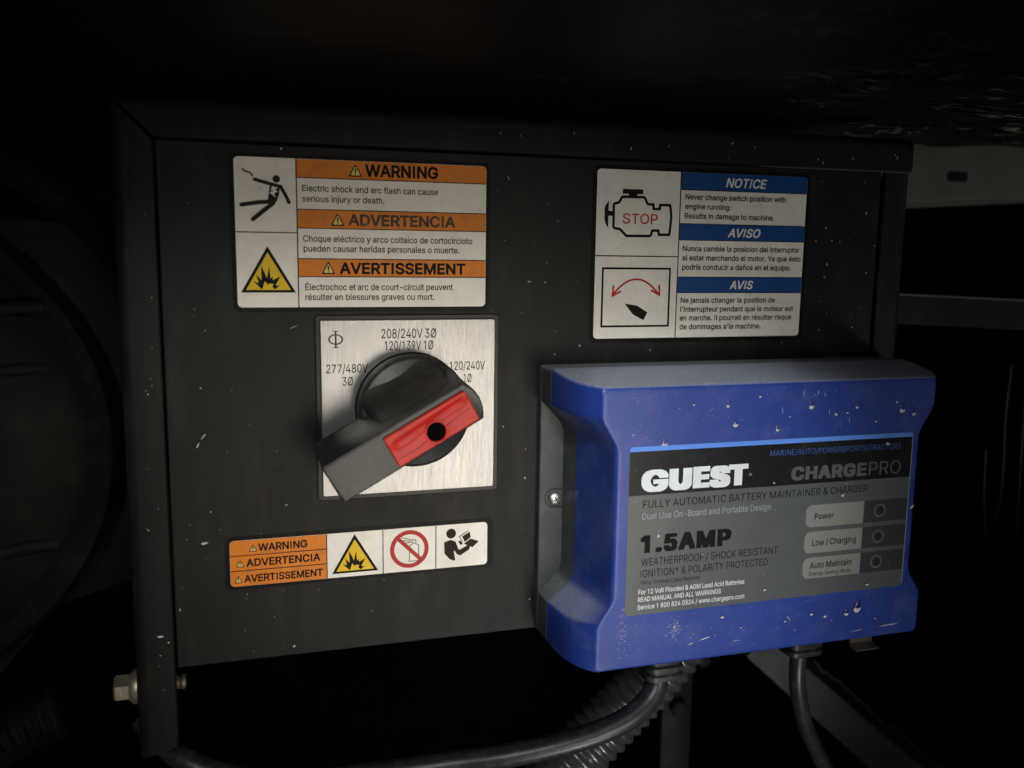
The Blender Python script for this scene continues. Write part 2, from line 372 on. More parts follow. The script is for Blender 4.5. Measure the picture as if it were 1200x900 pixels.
def text(parent, s, x0, x1, zb, cap, h, material, bold=0.0, shear=0.0, space=1.0, name='lettering', boldz=None):
    """bold > 0 thickens the strokes: shifted copies of the outlines, each a few microns above the last"""
    boldz = bold if boldz is None else boldz
    P, F, cur = [], [], 0.0
    for ch in s:
        v, f, adv = glyph(ch); o = len(P)
        P += [(cur + x + shear*y, y) for x, y in v]; F += [tuple(i + o for i in q) for q in f]
        cur += adv + (space - 1)*0.5
    used = sorted({i for q in F for i in q}); b0, b1 = -boldz, glyph.cap + boldz
    a = min(P[i][0] for i in used) - bold; b = max(P[i][0] for i in used) + bold; kx = (x1-x0)/(b-a); kz = cap/(b1-b0)
    if bold <= 0: sh = [(0, 0)]
    elif boldz != bold: sh = [(i*0.5*bold, j*boldz) for i in (-2, -1, 0, 1, 2) for j in (-1, 0, 1)]
    else: sh = [(bold*math.cos(k*math.pi/4), bold*math.sin(k*math.pi/4)) for k in range(8)]
    m = Mesh()
    for n, (dx, dz) in enumerate(sh):
        m.add([(x0 + (x + dx - a)*kx, -h - n*0.002, zb + (z + dz - b0)*kz) for x, z in P], F)
    p = m.f[0]; A, B, C = (Vector(m.v[i]) for i in p[:3])
    if (B-A).cross(C-A).y > 0: m.f = [f[::-1] for f in m.f]
    o = obj(name, m, material, parent); o['label'] = 'printed words: ' + s if len(s.split()) < 12 else 'printed words'
    return o

# ================================================================== SETTING
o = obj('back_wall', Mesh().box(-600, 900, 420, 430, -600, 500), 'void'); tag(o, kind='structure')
from mathutils import noise as mnoise
m = Mesh(); nx, ny = 200, 70                           # liner overhead, crinkled towards the right
vs = []
for j in range(ny+1):
    for i in range(nx+1):
        x = -350 + 950*i/nx; y = -168 + 318*j/ny
        p = Vector((x*0.010 + y*0.006, y*0.022, 0.3)); q = p + 0.8*mnoise.noise_vector(p*0.9)
        cr = 1 - abs(mnoise.noise(q*1.3))*2; cr2 = 1 - abs(mnoise.noise(q*3.1 + Vector((5, 2, 1))))*2
        amp = 0.5 + 2.2*min(1, max(0, (x-80)/180))
        edge = min(1, (y+168)/25)
        vs.append((x, y, 147.5 + 0.030*(x-100)*max(0, (y+20)/170) + edge*amp*(0.9*max(0, cr)**3 + 0.45*max(0, cr2)**3)))
m.add(vs, [(j*(nx+1)+i, (j+1)*(nx+1)+i, (j+1)*(nx+1)+i+1, j*(nx+1)+i+1) for j in range(ny) for i in range(nx)])
o = obj('ceiling', m, 'liner', smooth=60); tag(o, kind='structure')

# ================================================================== CONTROL BOX
box = thing('control_box', 'black powder-coated sheet metal control box with mitred front frame', 'control box', (90, 0, -62))
pan = fillet(rect(-52.5, 234.8, -60.6, 125.4), [0.6, 0.6, 0.6, 0.6], 2)
obj('front_panel', Mesh().prism(pan, -1.6, 0, 0.5), 'box', box)
obj('bottom_lip', Mesh().box(-52, 234.5, 1.7, 16, -60.4, -59.0), 'box', box)

def bend(r0, r1, t, depth, front, rad, n=6):
    """L section: (across, h) from inner edge r0 to outer edge r1, wrapped back by depth"""
    sgn = 1 if r1 > r0 else -1; pts = [(r0, front - t), (r0, front - 0.5), (r0 + sgn*0.5, front)]
    for k in range(n+1):
        a = math.pi/2*k/n; pts.append((r1 - sgn*rad + sgn*rad*math.sin(a), front - rad + rad*math.cos(a)))
    pts += [(r1, -depth), (r1 - sgn*t, -depth)]
    for k in range(n, -1, -1):
        a = math.pi/2*k/n; pts.append((r1 - sgn*rad + sgn*(rad-t)*math.sin(a), front - rad + (rad-t)*math.cos(a)))
    return pts
def strip(prof, lo, hi, vertical):
    n = len(prof); m = Mesh(); vs = []
    for end in (lo, hi):
        for a, h in prof:
            e = end(a) if callable(end) else end
            vs.append((a, -h, e) if vertical else (e, -h, a))
    fs = [(i, (i+1) % n, n+(i+1) % n, n+i) for i in range(n)] + [tuple(range(n))[::-1], tuple(range(n, 2*n))]
    return m.add(vs, fs)
def fix_normals(o):
    import bmesh
    bm = bmesh.new(); bm.from_mesh(o.data); bmesh.ops.recalc_face_normals(bm, faces=bm.faces); bm.to_mesh(o.data); bm.free(); return o
# left leg runs on below the panel; its foot has a rounded inner corner
prof = bend(-53.0, -66.6, 1.8, 110, 1.0, 4.2)
prof[3:3] = [(-54.2, 1.0), (-55.6, 1.0), (-57.4, 1.0)]
def foot(a):
    e = a + 57.4
    return -92.2 + (3.6 - math.sqrt(max(0, 3.6**2 - min(3.6, max(0, e*0.9))**2))) + 0.04*(a+60) - (0.32*(-62-a) if a < -62 else 0)
fix_normals(obj('frame_strip', strip(prof, foot, lambda a: 125.2 + (-53.4 - a)*1.02, True), 'box', box, smooth=35))
fix_normals(obj('frame_strip', strip(bend(125.75, 139.4, 1.8, 110, 1.6, 4.0), lambda a: -53.3 - (a-126.2)*0.98 + 0.5, lambda a: 248.6, False), 'box', box, smooth=35))
fix_normals(obj('frame_strip', strip(bend(235.6, 249.6, 1.8, 110, 1.0, 4.2), -58.0, lambda a: 125.2, True), 'box', box, smooth=35))
# bolt through the leg
bolt = obj('hex_bolt', Mesh().lathe_x(8.5, -69.6, [(-74.9, 4.3), (-74.2, 5.0), (-69.6, 5.0)], 6), 'zinc', box)
obj('bolt_flange', Mesh().lathe_x(8.5, -69.6, [(-69.6, 5.0), (-68.0, 6.3), (-66.7, 6.3)], 28), 'zinc', bolt, smooth=40)
pr = [(-64.5, 2.9)]
for k in range(12): pr += [(-63.6 + k*1.1, 3.1 if k % 2 else 2.5)]
obj('bolt_thread', Mesh().lathe_x(8.5, -69.6, pr + [(-50.4, 2.6)], 20), 'zinc', bolt, smooth=20)

# specks and short scratches on the panel: too fine to count
def speckle(m, spots, y_h):
    for x, z, a, L, wd in spots:
        ca, sa = math.cos(a), math.sin(a); n = 7; pts = []
        for k in range(n):
            t = 2*math.pi*k/n; rr = random.uniform(0.75, 1.15)
            u, v = L/2*math.cos(t)*rr, wd/2*math.sin(t)*rr
            pts.append((x + u*ca - v*sa, z + u*sa + v*ca))
        c = (x, -(y_h + 0.10), z); o = len(m.v)
        m.add([(p[0], -(y_h + 0.02), p[1]) for p in pts] + [c], [(k, (k+1) % n, n) for k in range(n)])
known = [(-41.0,41.5),(-41.6,-14.6),(-34.4,-18.8),(-39.1,-3.2),(-50.8,-38.6),(-11.3,-57.0),(-11.8,124.0),(78.6,78.8),(89.5,50.8),(69.1,23.0),
         (78.1,2.1),(81.0,-48.1),(99.8,54.0),(208.8,101.6),(212.1,96.4),(210.4,86.4),(209.5,81.1),(230.3,83.0),(233.6,94.6),(228.2,108.1)]
spots = [(x, z, random.uniform(0, 3.1), random.uniform(0.5, 1.5), random.uniform(0.35, 0.6)) for x, z in known]
spots += [(-41.6, -14.6, 0.1, 2.3, 1.0), (-40.6, 24.4, 0.9, 2.6, 0.45), (-42.6, 21.2, 1.1, 2.0, 0.5), (-13, -2.4, 0.3, 1.6, 0.3), (-9, 62.5, 0.4, 3.0, 0.25), (70, 117, 2.0, 2.2, 0.3)]
for k in range(70):
    spots.append((random.uniform(-50, 82), random.uniform(-58, 123), random.uniform(0, 3.1), random.uniform(0.2, 0.5), random.uniform(0.15, 0.3)))
for k in range(60):
    spots.append((random.uniform(85, 232), random.uniform(50, 123), random.uniform(0, 3.1), random.uniform(0.25, 1.2), random.uniform(0.15, 0.4)))
m = Mesh(); speckle(m, [q for q in spots if not (-28 < q[0] < 62 and 69 < q[1] < 122) and not (-1.5 < q[0] < 67 and -2 < q[1] < 67) and not (-34 < q[0] < 64 and -33 < q[1] < -13)
                       and not (104 < q[0] < 199 and 55 < q[1] < 123)], 0.0)
o = obj('dried_specks', m, 'mineral_and_glint', box); tag(o, kind='stuff')
m = Mesh(); speckle(m, [(-57.5, -47.5, 0, 2.2, 0.8), (-55, -50, 0, 0.7, 0.6), (-60, -8, 0.2, 0.8, 0.4), (-58, 40, 0.5, 0.6, 0.5)] +
        [(random.uniform(-62, -54.5), random.uniform(-88, 120), random.uniform(0, 3), random.uniform(0.2, 0.6), 0.25) for k in range(14)], 1.0)
o = obj('dried_specks', m, 'mineral_and_glint', box); tag(o, kind='stuff')
m = Mesh(); speckle(m, [(random.uniform(60, 244), random.uniform(127.5, 135), random.uniform(0, 3), random.uniform(0.4, 1.8), 0.35) for k in range(13)], 1.6)
o = obj('dried_specks', m, 'mineral_and_glint', box); tag(o, kind='stuff')

# ================================================================== LABELS ON THE PANEL
H0, H1, H2, H3, H4 = 0.25, 0.33, 0.41, 0.49, 0.57
def alert_icon(parent, cx, z0, wd, ht):
    t = obj('alert_symbol', Mesh().sheet(fillet([(cx-wd/2, z0), (cx+wd/2, z0), (cx, z0+ht)], 0.35, 3), H2), 'ink', parent)
    obj('symbol_fill', Mesh().sheet(fillet([(cx-wd*0.36, z0+ht*0.10), (cx+wd*0.36, z0+ht*0.10), (cx, z0+ht*0.83)], 0.25, 3), H3), 'pale_yellow', t)
    e = Mesh().sheet([(cx-wd*0.035, z0+ht*0.28), (cx+wd*0.035, z0+ht*0.28), (cx+wd*0.065, z0+ht*0.63), (cx-wd*0.065, z0+ht*0.63)], H4)
    e.sheet(rect(cx-wd*0.05, cx+wd*0.05, z0+ht*0.15, z0+ht*0.23), H4); obj('exclamation_mark', e, 'ink', t)
BURST = [(-19.4,75.8),(-22.3,78.6),(-20.5,78.0),(-21.3,81.1),(-19.5,78.9),(-19.6,84.0),(-18.2,81.1),(-17.7,79.7),(-16.8,83.8),(-16.5,79.6),(-15.8,80.4),
         (-15.7,79.0),(-13.1,80.4),(-14.8,77.2),(-13.5,77.1),(-15.1,75.8),(-16.0,76.8),(-15.5,77.7),(-17.0,77.9),(-17.4,77.2),(-17.9,78.1),(-18.5,78.6),(-19.0,76.9)]
def hazard(parent, x0, z0, k, ink='ink'):
    """explosion triangle; BURST drawn with the big triangle's corner at (-26.5, 74.7)"""
    q = lambda p: (x0 + (p[0]+26.5)*k, z0 + (p[1]-74.7)*k)
    t = obj('hazard_symbol', Mesh().sheet([q(p) for p in ((-26.5, 74.7), (-7.9, 74.7), (-17.3, 90.8))], H1), ink, parent)
    obj('symbol_fill', Mesh().sheet([q(p) for p in ((-24.8, 75.6), (-9.6, 75.6), (-17.3, 88.6))], H2), 'yellow', t)
    obj('explosion_burst', Mesh().sheet([q(p) for p in BURST], H3), ink, t)

# ---- upper left: three-language shock warning
s1 = thing('warning_label', 'large white and orange three-language electric shock warning label with falling figure', 'label', (17, 0, 69), 'warning labels on the control box')
obj('backing_film', Mesh().prism(rrect(-29.2, 62.7, 67.9, 122.2, 2.2), 0, 0.17), 'gloss_black', s1)
obj('label_face', Mesh().prism(rrect(-27.7, 61.3, 69.5, 120.9, 1.6), 0.10, H0), 'paper', s1)
for z0, z1, last in ((114.5, 120.85, 0), (97.2, 103.6, 0), (80.3, 86.5, 0)):
    pass
bars = []
for z0, z1, top in ((114.5, 120.8, True), (97.2, 103.7, False), (80.3, 86.6, False)):
    p = fillet(rect(-6.8, 61.2, z0, z1), [0.01, 0.01, 1.5 if top else 0.01, 0.01], 5)
    bars.append(obj('header_bar', Mesh().sheet(p, H1), 'orange', s1))
ln = Mesh().stroke([(-7.0, 69.5), (-7.0, 120.85)], 0.42, H1); obj('rule_line', ln, 'ink', s1)
obj('rule_line', Mesh().stroke([(-27.6, 95.5), (-7.2, 95.5)], 0.36, H1), 'ink_brown', s1)
for z in (114.5, 103.7, 97.2, 86.6, 80.3): obj('rule_line', Mesh().stroke([(-6.75, z), (61.2, z)], 0.32, H2), 'ink_brown', s1)
text(bars[0], 'WARNING', 16.8, 43.2, 115.6, 4.35, H2, 'ink', 0.030)
text(bars[1], 'ADVERTENCIA', 10.7, 49.7, 98.35, 4.1, H2, 'ink_worn', 0.030)
text(bars[2], 'AVERTISSEMENT', 7.4, 53.6, 81.3, 4.1, H2, 'ink', 0.030)
alert_icon(bars[0], 13.4, 115.45, 4.9, 4.5); alert_icon(bars[1], 7.0, 98.2, 4.9, 4.6); alert_icon(bars[2], 3.5, 81.2, 4.9, 4.6)
for t in (('Electric shock and arc flash can cause', -5.1, 43.2, 109.90, 2.20), ('serious injury or death.', -5.1, 23.6, 106.30, 2.20),
          ('Choque eléctrico y arco coltaico de cortocircioto', -5.1, 56.1, 92.50, 2.25), ('pueden causar heridas personales o muerte.', -5.0, 51.2, 89.05, 2.25),
          ('Électrochoc et arc de court-circuit peuvent', -4.7, 48.8, 75.55, 2.25), ('résulter en blessures graves ou mort.', -4.7, 41.8, 72.0, 2.25)):
    text(s1, *t, H1, 'ink_brown', 0.013)
m = Mesh().disc(-13.7, 113.75, 1.28, H1, 24)
m.stroke([(-20.9, 113.35), (-15.9, 112.05), (-12.3, 111.2), (-10.9, 108.6), (-9.6, 105.9)], 1.22, H1)
m.disc(-20.95, 113.37, 0.61, H2, 14); m.disc(-9.6, 105.9, 0.61, H2, 14)
m.stroke([(-24.9, 116.9), (-24.3, 116.2), (-23.6, 115.85), (-22.7, 115.75), (-22.0, 115.2), (-21.5, 114.3)], 0.55, H1)
m.sheet([(-16.0, 111.4), (-15.2, 111.2), (-15.7, 109.9), (-14.8, 109.7), (-16.2, 109.1), (-14.0, 107.4), (-14.6, 108.8), (-13.3, 109.5), (-14.2, 110.1), (-13.1, 110.9), (-12.6, 111.0),
         (-12.9, 108.6), (-13.7, 106.2), (-15.0, 104.7), (-17.0, 105.5), (-16.4, 108.3)], H2)
m.stroke([(-25.5, 104.75), (-19.7, 105.7), (-15.5, 106.05)], 1.42, H1); m.disc(-25.5, 104.75, 0.71, H2, 14)
m.stroke([(-21.8, 99.9), (-18.2, 102.9), (-14.6, 105.8)], 1.46, H3); m.disc(-21.8, 99.9, 0.73, H4, 14)
obj('falling_figure', m, 'ink_brown', s1)
hazard(s1, -26.5, 74.7, 1.0)

# ---- lower left: narrow strip label
s3 = thing('warning_label', 'narrow strip label with orange panel, hazard triangle, red prohibition circle and reading figure', 'label', (15, 0, -32), 'warning labels on the control box')
obj('backing_film', Mesh().prism(rrect(-34.9, 65.2, -33.0, -13.0, 2.4), 0, 0.17), 'gloss_black', s3)
obj('label_face', Mesh().prism(rrect(-33.2, 63.0, -31.7, -14.5, 1.6), 0.10, H0), 'paper', s3)
op = obj('orange_panel', Mesh().sheet(fillet(rect(-33.15, 1.1, -31.65, -14.55), [1.5, 0.01, 0.01, 1.5], 5), H1), 'orange', s3)
for z in (-20.2, -25.9): obj('rule_line', Mesh().stroke([(-33.1, z), (1.0, z)], 0.32, H2), 'ink_brown', op)
for x in (1.2, 22.1, 42.5): obj('rule_line', Mesh().stroke([(x, -31.6), (x, -14.6)], 0.34, H2), 'ink_brown', s3)
text(op, 'WARNING', -23.3, -5.8, -18.95, 2.9, H2, 'ink', 0.026); text(op, 'ADVERTENCIA', -27.6, -1.2, -24.5, 2.95, H2, 'ink', 0.026)
text(op, 'AVERTISSEMENT', -28.4, -0.4, -30.4, 2.85, H2, 'ink', 0.026)
alert_icon(op, -25.1, -18.95, 3.2, 2.9); alert_icon(op, -29.7, -24.5, 3.2, 2.9); alert_icon(op, -30.5, -30.4, 3.2, 2.9)
hazard(s3, 3.0, -30.2, 0.925, 'ink')
can = Mesh()
for q in ([(32.4, -21.4), (32.1, -27.8), (35.7, -27.8), (35.8, -21.6), (34.0, -20.6), (32.4, -21.4)], [(33.3, -20.6), (33.3, -19.4), (34.7, -19.4), (34.7, -20.6)],
          [(29.3, -18.2), (33.0, -19.3)], [(29.6, -19.4), (32.9, -19.8)], [(30.5, -20.5), (32.9, -20.2)]): can.stroke(q, 0.26, H1)
obj('spray_can', can, 'ink_brown', s3)
pc = Mesh().ring(32.2, -22.9, 7.45, 5.85, H2, 44); d = 5.9*0.7071
pc.stroke([(32.2-d, -22.9+d), (32.2+d, -22.9-d)], 1.5, H2 + 0.05); obj('prohibition_circle', pc, 'red_ink', s3)
rd = Mesh().disc(48.5, -18.1, 1.95, H1, 24)
rd.sheet(fillet([(45.7, -21.4), (48.4, -20.6), (50.2, -21.4), (51.6, -25.0), (55.2, -23.2), (56.2, -24.0), (55.6, -25.1), (52.1, -27.2), (50.8, -26.6), (49.3, -24.0), (50.3, -29.5), (47.8, -28.2), (45.9, -26.0)], 0.5, 3), H1)
obj('reading_figure', rd, 'ink_brown', s3)
bk = Mesh().sheet([(52.9, -19.6), (55.9, -17.9), (56.3, -20.2), (53.9, -21.9)], H1).sheet([(53.6, -22.6), (56.2, -20.7), (59.6, -22.0), (57.0, -24.3)], H1)
bk.stroke([(55.3, -17.5), (51.8, -19.5), (53.1, -21.8)], 0.28, H1).sheet([(51.3, -21.3), (52.4, -21.3), (53.2, -22.6), (52.1, -22.9)], H1)
obj('open_book', bk, 'ink_brown', s3)

# ---- upper right: blue notice
s2 = thing('notice_label', 'white and blue three-language notice label with engine symbol reading stop', 'label', (152, 0, 56))
obj('backing_film', Mesh().prism(rrect(103.6, 199.9, 54.9, 123.4, 2.4), 0, 0.17), 'gloss_black', s2)
obj('label_face', Mesh().prism(rrect(105.3, 198.3, 56.6, 121.9, 1.6), 0.10, H0), 'paper2', s2)
nb = []
for z0, z1, top in ((115.1, 121.85, 1), (95.5, 101.9, 0), (74.6, 80.9, 0)):
    nb.append(obj('header_bar', Mesh().sheet(fillet(rect(141.0, 198.2, z0, z1), [0.01, 0.01, 1.5 if top else 0.01, 0.01], 5), H1), 'blue_bar', s2))
obj('rule_line', Mesh().stroke([(140.75, 56.65), (140.75, 121.85)], 0.42, H1), 'ink', s2)
obj('rule_line', Mesh().stroke([(105.35, 88.9), (140.5, 88.9)], 0.42, H1), 'ink', s2)
for z in (115.1, 101.9, 95.5, 80.9, 74.6): obj('rule_line', Mesh().stroke([(141.0, z), (198.2, z)], 0.30, H2), 'ink', s2)
text(nb[0], 'NOTICE', 160.6, 179.4, 116.55, 3.7, H2, 'white_ink', 0.022, 0.22); text(nb[1], 'AVISO', 162.5, 177.5, 96.9, 3.5, H2, 'white_ink', 0.022, 0.22)
text(nb[2], 'AVIS', 164.4, 175.3, 76.0, 3.5, H2, 'white_ink', 0.022, 0.22)
for t in (('Never change switch position with', 142.9, 188.5, 111.35, 2.2), ('engine running:', 143.0, 163.3, 107.65, 2.15), ('Results in damage to machine.', 142.9, 183.6, 103.95, 2.2),
          ('Nunca cambie la posicion del interruptor', 142.6, 196.5, 91.1, 2.2), ('al estar marchando el motor, Ya que ésto', 142.6, 197.2, 87.45, 2.2), ('podría conducir a daños en el equipo.', 142.7, 192.7, 83.75, 2.2),
          ('Ne jamais changer la position de', 142.6, 186.1, 70.5, 2.2), ("l'interrupteur pendant que le moteur est", 142.6, 195.0, 66.9, 2.2), ('en marche. Il pourrait en résulter risque', 142.5, 194.4, 63.4, 2.2), ("de dommages a'la machine.", 142.6, 180.0, 59.8, 2.2)):
    text(s2, *t, H1, 'ink', 0.020)
eng = [(112.4,108.9),(114.7,109.4),(115.7,111.6),(125.3,111.7),(126.7,109.0),(129.2,109.0),(129.2,107.3),(132.0,107.3),(132.0,108.9),(136.4,108.9),(137.1,104.5),(136.5,97.4),(131.9,97.4),(131.7,99.0),(129.0,98.9),(128.4,96.8),(118.0,96.7),(115.2,99.3),(112.5,99.6)]
e = Mesh().stroke(fillet(eng, [0.8, 1.2, 0.8, 1.0, 1.2, .05, .05, .05, .05, .2, 2, .2, .05, .05, .05, .8, .8, .8, .8], 3), 1.05, H1, True)
es = obj('engine_symbol', e, 'ink', s2)
obj('filler_cap', Mesh().sheet([(116.0,114.6),(116.0,112.8),(118.5,112.8),(118.5,111.9),(122.1,111.9),(122.1,112.8),(124.6,112.8),(124.6,114.6)], H2), 'ink', es)
obj('fan_blade', Mesh().sheet([(110.3,109.8),(109.0,108.4),(108.5,106.8),(108.7,104.9),(108.7,103.0),(109.1,101.2),(110.3,99.7),(110.2,104.2),(112.3,104.2),(112.3,106.1),(110.2,106.1)], H2), 'ink', es)
text(es, 'STOP', 116.3, 131.2, 101.4, 3.9, H2, 'red_ink', 0.006)
sd = obj('switch_symbol', Mesh().stroke(rect(108.6, 137.4, 61.4, 84.1), 0.8, H1, True), 'ink', s2)
arc = [(113.0 + 20*t, 73.7 + 6.2*4*t*(1-t)) for t in [k/16 for k in range(17)]]
ar = Mesh().stroke(arc, 0.75, H1); ar.stroke([(113.2, 77.4), (112.9, 73.4), (116.5, 75.2)], 0.75, H2); ar.stroke([(132.9, 77.8), (133.1, 73.7), (129.4, 75.7)], 0.75, H2)
obj('turning_arrow', ar, 'red_ink', sd)
obj('lever_outline', Mesh().sheet([(118.2, 70.4), (123.7, 69.5), (128.2, 66.8), (126.5, 63.7), (121.8, 66.1)], H1), 'ink', sd)

# small scuffs and grains of dirt on the three labels
for lb, (x0, x1, z0, z1), n in ((s1, (-27, 61, 70, 120), 16), (s3, (-33, 62, -31, -15), 5), (s2, (106, 198, 57, 121), 26)):
    m = Mesh(); speckle(m, [(random.uniform(x0, x1), random.uniform(z0, z1), random.uniform(0, 3.1), random.uniform(0.25, 1.0)*random.choice((0.6, 0.8, 1.6)), random.uniform(0.12, 0.28)) for k in range(n)], H4)
    o = obj('dirt_specks', m, 'dirt', lb); tag(o, kind='stuff')

# ================================================================== SELECTOR SWITCH
sw = thing('selector_switch', 'rotary voltage selector switch with brushed steel plate and black lever with red insert', 'switch', (32.5, 0, 0))
obj('gasket', Mesh().prism(rrect(-1.7, 66.7, -1.7, 66.7, 1.8), 0, 0.9, 0.3), 'black_plastic', sw)
plate = obj('face_plate', Mesh().prism(rrect(0, 65, 0, 65, 1.0), 0.5, 1.75, 0.35), 'steel', sw)
HP = 1.83
for t in (('208/240V 3Ø', 21.9, 42.2, 58.15, 3.4), ('120/139V 1Ø', 23.1, 41.1, 53.8, 3.3), ('277/480V', 2.0, 16.9, 45.8, 3.15), ('3Ø', 7.7, 11.5, 41.15, 3.15), ('120/240V', 47.4, 61.0, 45.85, 3.2), ('1Ø', 52.8, 55.8, 41.05, 3.2)):
    text(plate, *t, HP, 'ink', 0.004)
ph = Mesh().ring(5.5, 58.0, 2.65, 2.1, HP, 28, 0.72); ph.stroke([(5.5, 55.1), (5.5, 60.9)], 0.55, HP+0.05); ph.stroke([(4.5, 60.9), (6.5, 60.9)], 0.3, HP); ph.stroke([(4.5, 55.1), (6.5, 55.1)], 0.3, HP)
obj('phase_symbol', ph, 'ink', plate)
CX = CZ = 32.5; TH = math.radians(29.3); HT = 38.0
obj('knob_skirt', Mesh().lathe_h(CX, CZ, [(20.6, 1.7), (20.6, 3.4), (20.0, 4.0), (18.0, 4.0)], 64), 'black_plastic', sw, smooth=40)
obj('knob_disc', Mesh().lathe_h(CX, CZ, [(19.2, 4.0), (20.2, 5.0), (20.2, 12.6), (19.7, 13.4), (18.9, 13.7), (15, 14.6), (9, 17.0), (2, 18.6)], 64), 'plastic', sw, smooth=40)
def L2W(u, v): return (CX + u*math.cos(TH) - v*math.sin(TH), CZ + u*math.sin(TH) + v*math.cos(TH))
def lever_outline(wd, l0, l1, rr):
    w2 = wd/2
    w2 += 0.6; c0 = -0.7
    pts = [(-l0, -w2 + c0)] + [(l1 - 2.2*(k/4)**2, w2*k/4 + c0) for k in (-4, -3, -2, -1, 0, 1, 2, 3, 4)] + [(-l0, w2 + c0)]
    return [L2W(*p) for p in fillet(pts, [rr] + [rr] + [0.4]*7 + [rr*0.7] + [rr], 3)]
m = Mesh().loft([(lever_outline(17.5, 36.6, 20.0, .8), 11.5), (lever_outline(16.6, 37.0, 20.0, .8), 12.5), (lever_outline(14.6, 37.2, 19.6, .8), 24), (lever_outline(13.2, 37.4, 19.2, .8), HT-0.9), (lever_outline(12.8, 37.2, 19.0, .7), HT-0.25), (lever_outline(12.0, 36.8, 18.6, .6), HT)])
lever = obj('lever', m, 'plastic', sw, smooth=28)
# flare that blends the lever into the disc
fl = []
for wd, h in ((32, 13.9), (27, 15.6), (22, 18.6), (18.0, 23.0), (15.2, 29.0)):
    fl.append(([L2W(*p) for p in fillet([(-15.5, -wd/2*0.7), (15.5, -wd/2*0.7), (15.5, wd/2), (-15.5, wd/2)], 4.5, 5)], h))
obj('lever_root', Mesh().loft(fl), 'plastic', lever, smooth=60)
# red padlock insert: a shallow trough with a tongue line, slightly proud
ri = lambda a, b, c, d, r: [L2W(*p) for p in fillet(rect(a, b, c, d), r, 4)]
ins = obj('lock_insert', Mesh().loft([(ri(-15.7, 15.6, -6.9, 4.4, .8), HT-1.0), (ri(-15.7, 15.6, -6.9, 4.4, .8), HT+1.0), (ri(-15.3, 15.2, -6.5, 4.0, .6), HT+1.3)], cap1=False), 'red', sw, smooth=40)
nU, nV = 60, 24; vs = []; HU, HV = 0.6, -2.9; face = []
for j in range(nV+1):
    for i in range(nU+1):
        u = -15.3 + 30.5*i/nU; v = -6.5 + 10.5*j/nV
        e = min(1, min(i, nU-i)/6, min(j, nV-j)/4)
        g = -0.6*math.exp(-((v-1.0-0.05*u)/1.2)**2)*e - 0.35*math.exp(-(((u-HU)/5.6)**2 + ((v-HV)/3.4)**2))*e
        p = L2W(u, v); vs.append((p[0], -(HT + 1.3 + g), p[1]))
obj('insert_face', Mesh().add(vs, [(j*(nU+1)+i, j*(nU+1)+i+1, (j+1)*(nU+1)+i+1, (j+1)*(nU+1)+i) for j in range(nV) for i in range(nU)
     if math.hypot(-15.3 + 30.5*(i+.5)/nU - HU, -6.5 + 10.5*(j+.5)/nV - HV) > 3.55]), 'red', ins, smooth=60)
gl = Mesh().stroke([L2W(-15.0, -4.2), L2W(-8, -4.4), L2W(-3.4, -3.9)], 0.22, HT+1.33); gl.stroke([L2W(4.4, -2.9), L2W(9, -2.0), L2W(15, -1.7)], 0.22, HT+1.33)
obj('moulding_line', gl, 'red_dark', ins)
hc = L2W(HU, HV)
obj('padlock_hole', Mesh().lathe_h(hc[0], hc[1], [(4.0, HT+0.7), (3.95, HT+1.30), (3.7, HT+1.38), (3.35, HT+1.28), (3.2, HT+0.15)], 40, cap0=False, cap1=False), 'red', ins, smooth=50)
obj('hole_floor', Mesh().disc(hc[0], hc[1], 3.3, HT+0.12), 'void', ins)

# ================================================================== BATTERY CHARGER
ch = thing('battery_charger', 'blue plastic battery charger with waisted sides mounted on the right of the box', 'battery charger', (164, -20, -62))
XC = 163.9
def dogbone(W, Nn, T, B, z1, z2, z3, z4, rc, rn, rw=1.6):
    """front outline: lobes of half width W above z1 and below z4, waist of half width Nn between z2 and z3"""
    half = [(W, B), (W, z4), (Nn, z3), (Nn, z2), (W, z1), (W, T)]
    pts = [(XC + x*0.974, z) for x, z in half] + [(XC - x, z) for x, z in reversed(half)]
    r = [rc, rw, rn, rn, rw, rc]; return fillet(pts, r + r[::-1], 6)
obj('mounting_base', Mesh().prism(rrect(XC-80.7, XC+78.6, -61.0, 46.8, 2.2), 0.0, 3.2, 0.5), 'grey_base', ch)
wall = [(dogbone(80.5, 71.2, 46.9, -61.2, 33.2, 23.2, -35.0, -44.6, 2.2, 10), 2.4), (dogbone(80.4, 69.6, 47.0, -61.4, 33.4, 23.4, -35.4, -44.4, 2.2, 10), 13.6), (dogbone(79.9, 69.0, 46.6, -61.0, 33.8, 23.9, -35.9, -44.0, 2.2, 10), 14.1)]
obj('base_wall', Mesh().loft(wall), 'grey_base', ch, smooth=35)
def cover_ring(h):
    t = (h - 14.2)/27.8
    W = 80.3 - 2.0*t - 10.2*(1 - math.sqrt(max(0, 1 - max(0, (t-0.25)/0.75)**2.3)))
    Nn = min(69.8 - 4.3*t, W - 0.4); T = 47.2 - 3.4*t; B = -61.6
    return dogbone(W, Nn, T, B, 33.4 - 0.4*t, 23.6 - 1.5*t, -35.6 + 0.5*t, -44.2 - 0.4*t, 2.0, 10, 1.6 + 5*t)
rings = [(cover_ring(14.4), 13.9), (cover_ring(14.4), 14.6)] + [(cover_ring(14.6 + 25.4*k/12), 14.6 + 25.4*k/12) for k in range(1, 13)]
last = cover_ring(40.6)
def shrink(p, d):
    zc = -8; return [(XC + (x-XC)*(1 - d/66), zc + (z-zc)*(1 - d/53)) for x, z in p]
for ang in (20, 40, 60, 75, 90):
    a = math.radians(ang); rings.append((shrink(last, 1.5*(1-math.cos(a))), 40.4 + 1.6*math.sin(a)))
rings.append((shrink(last, 2.6), 42.0)); rings.append((shrink(last, 3.4), 42.0))
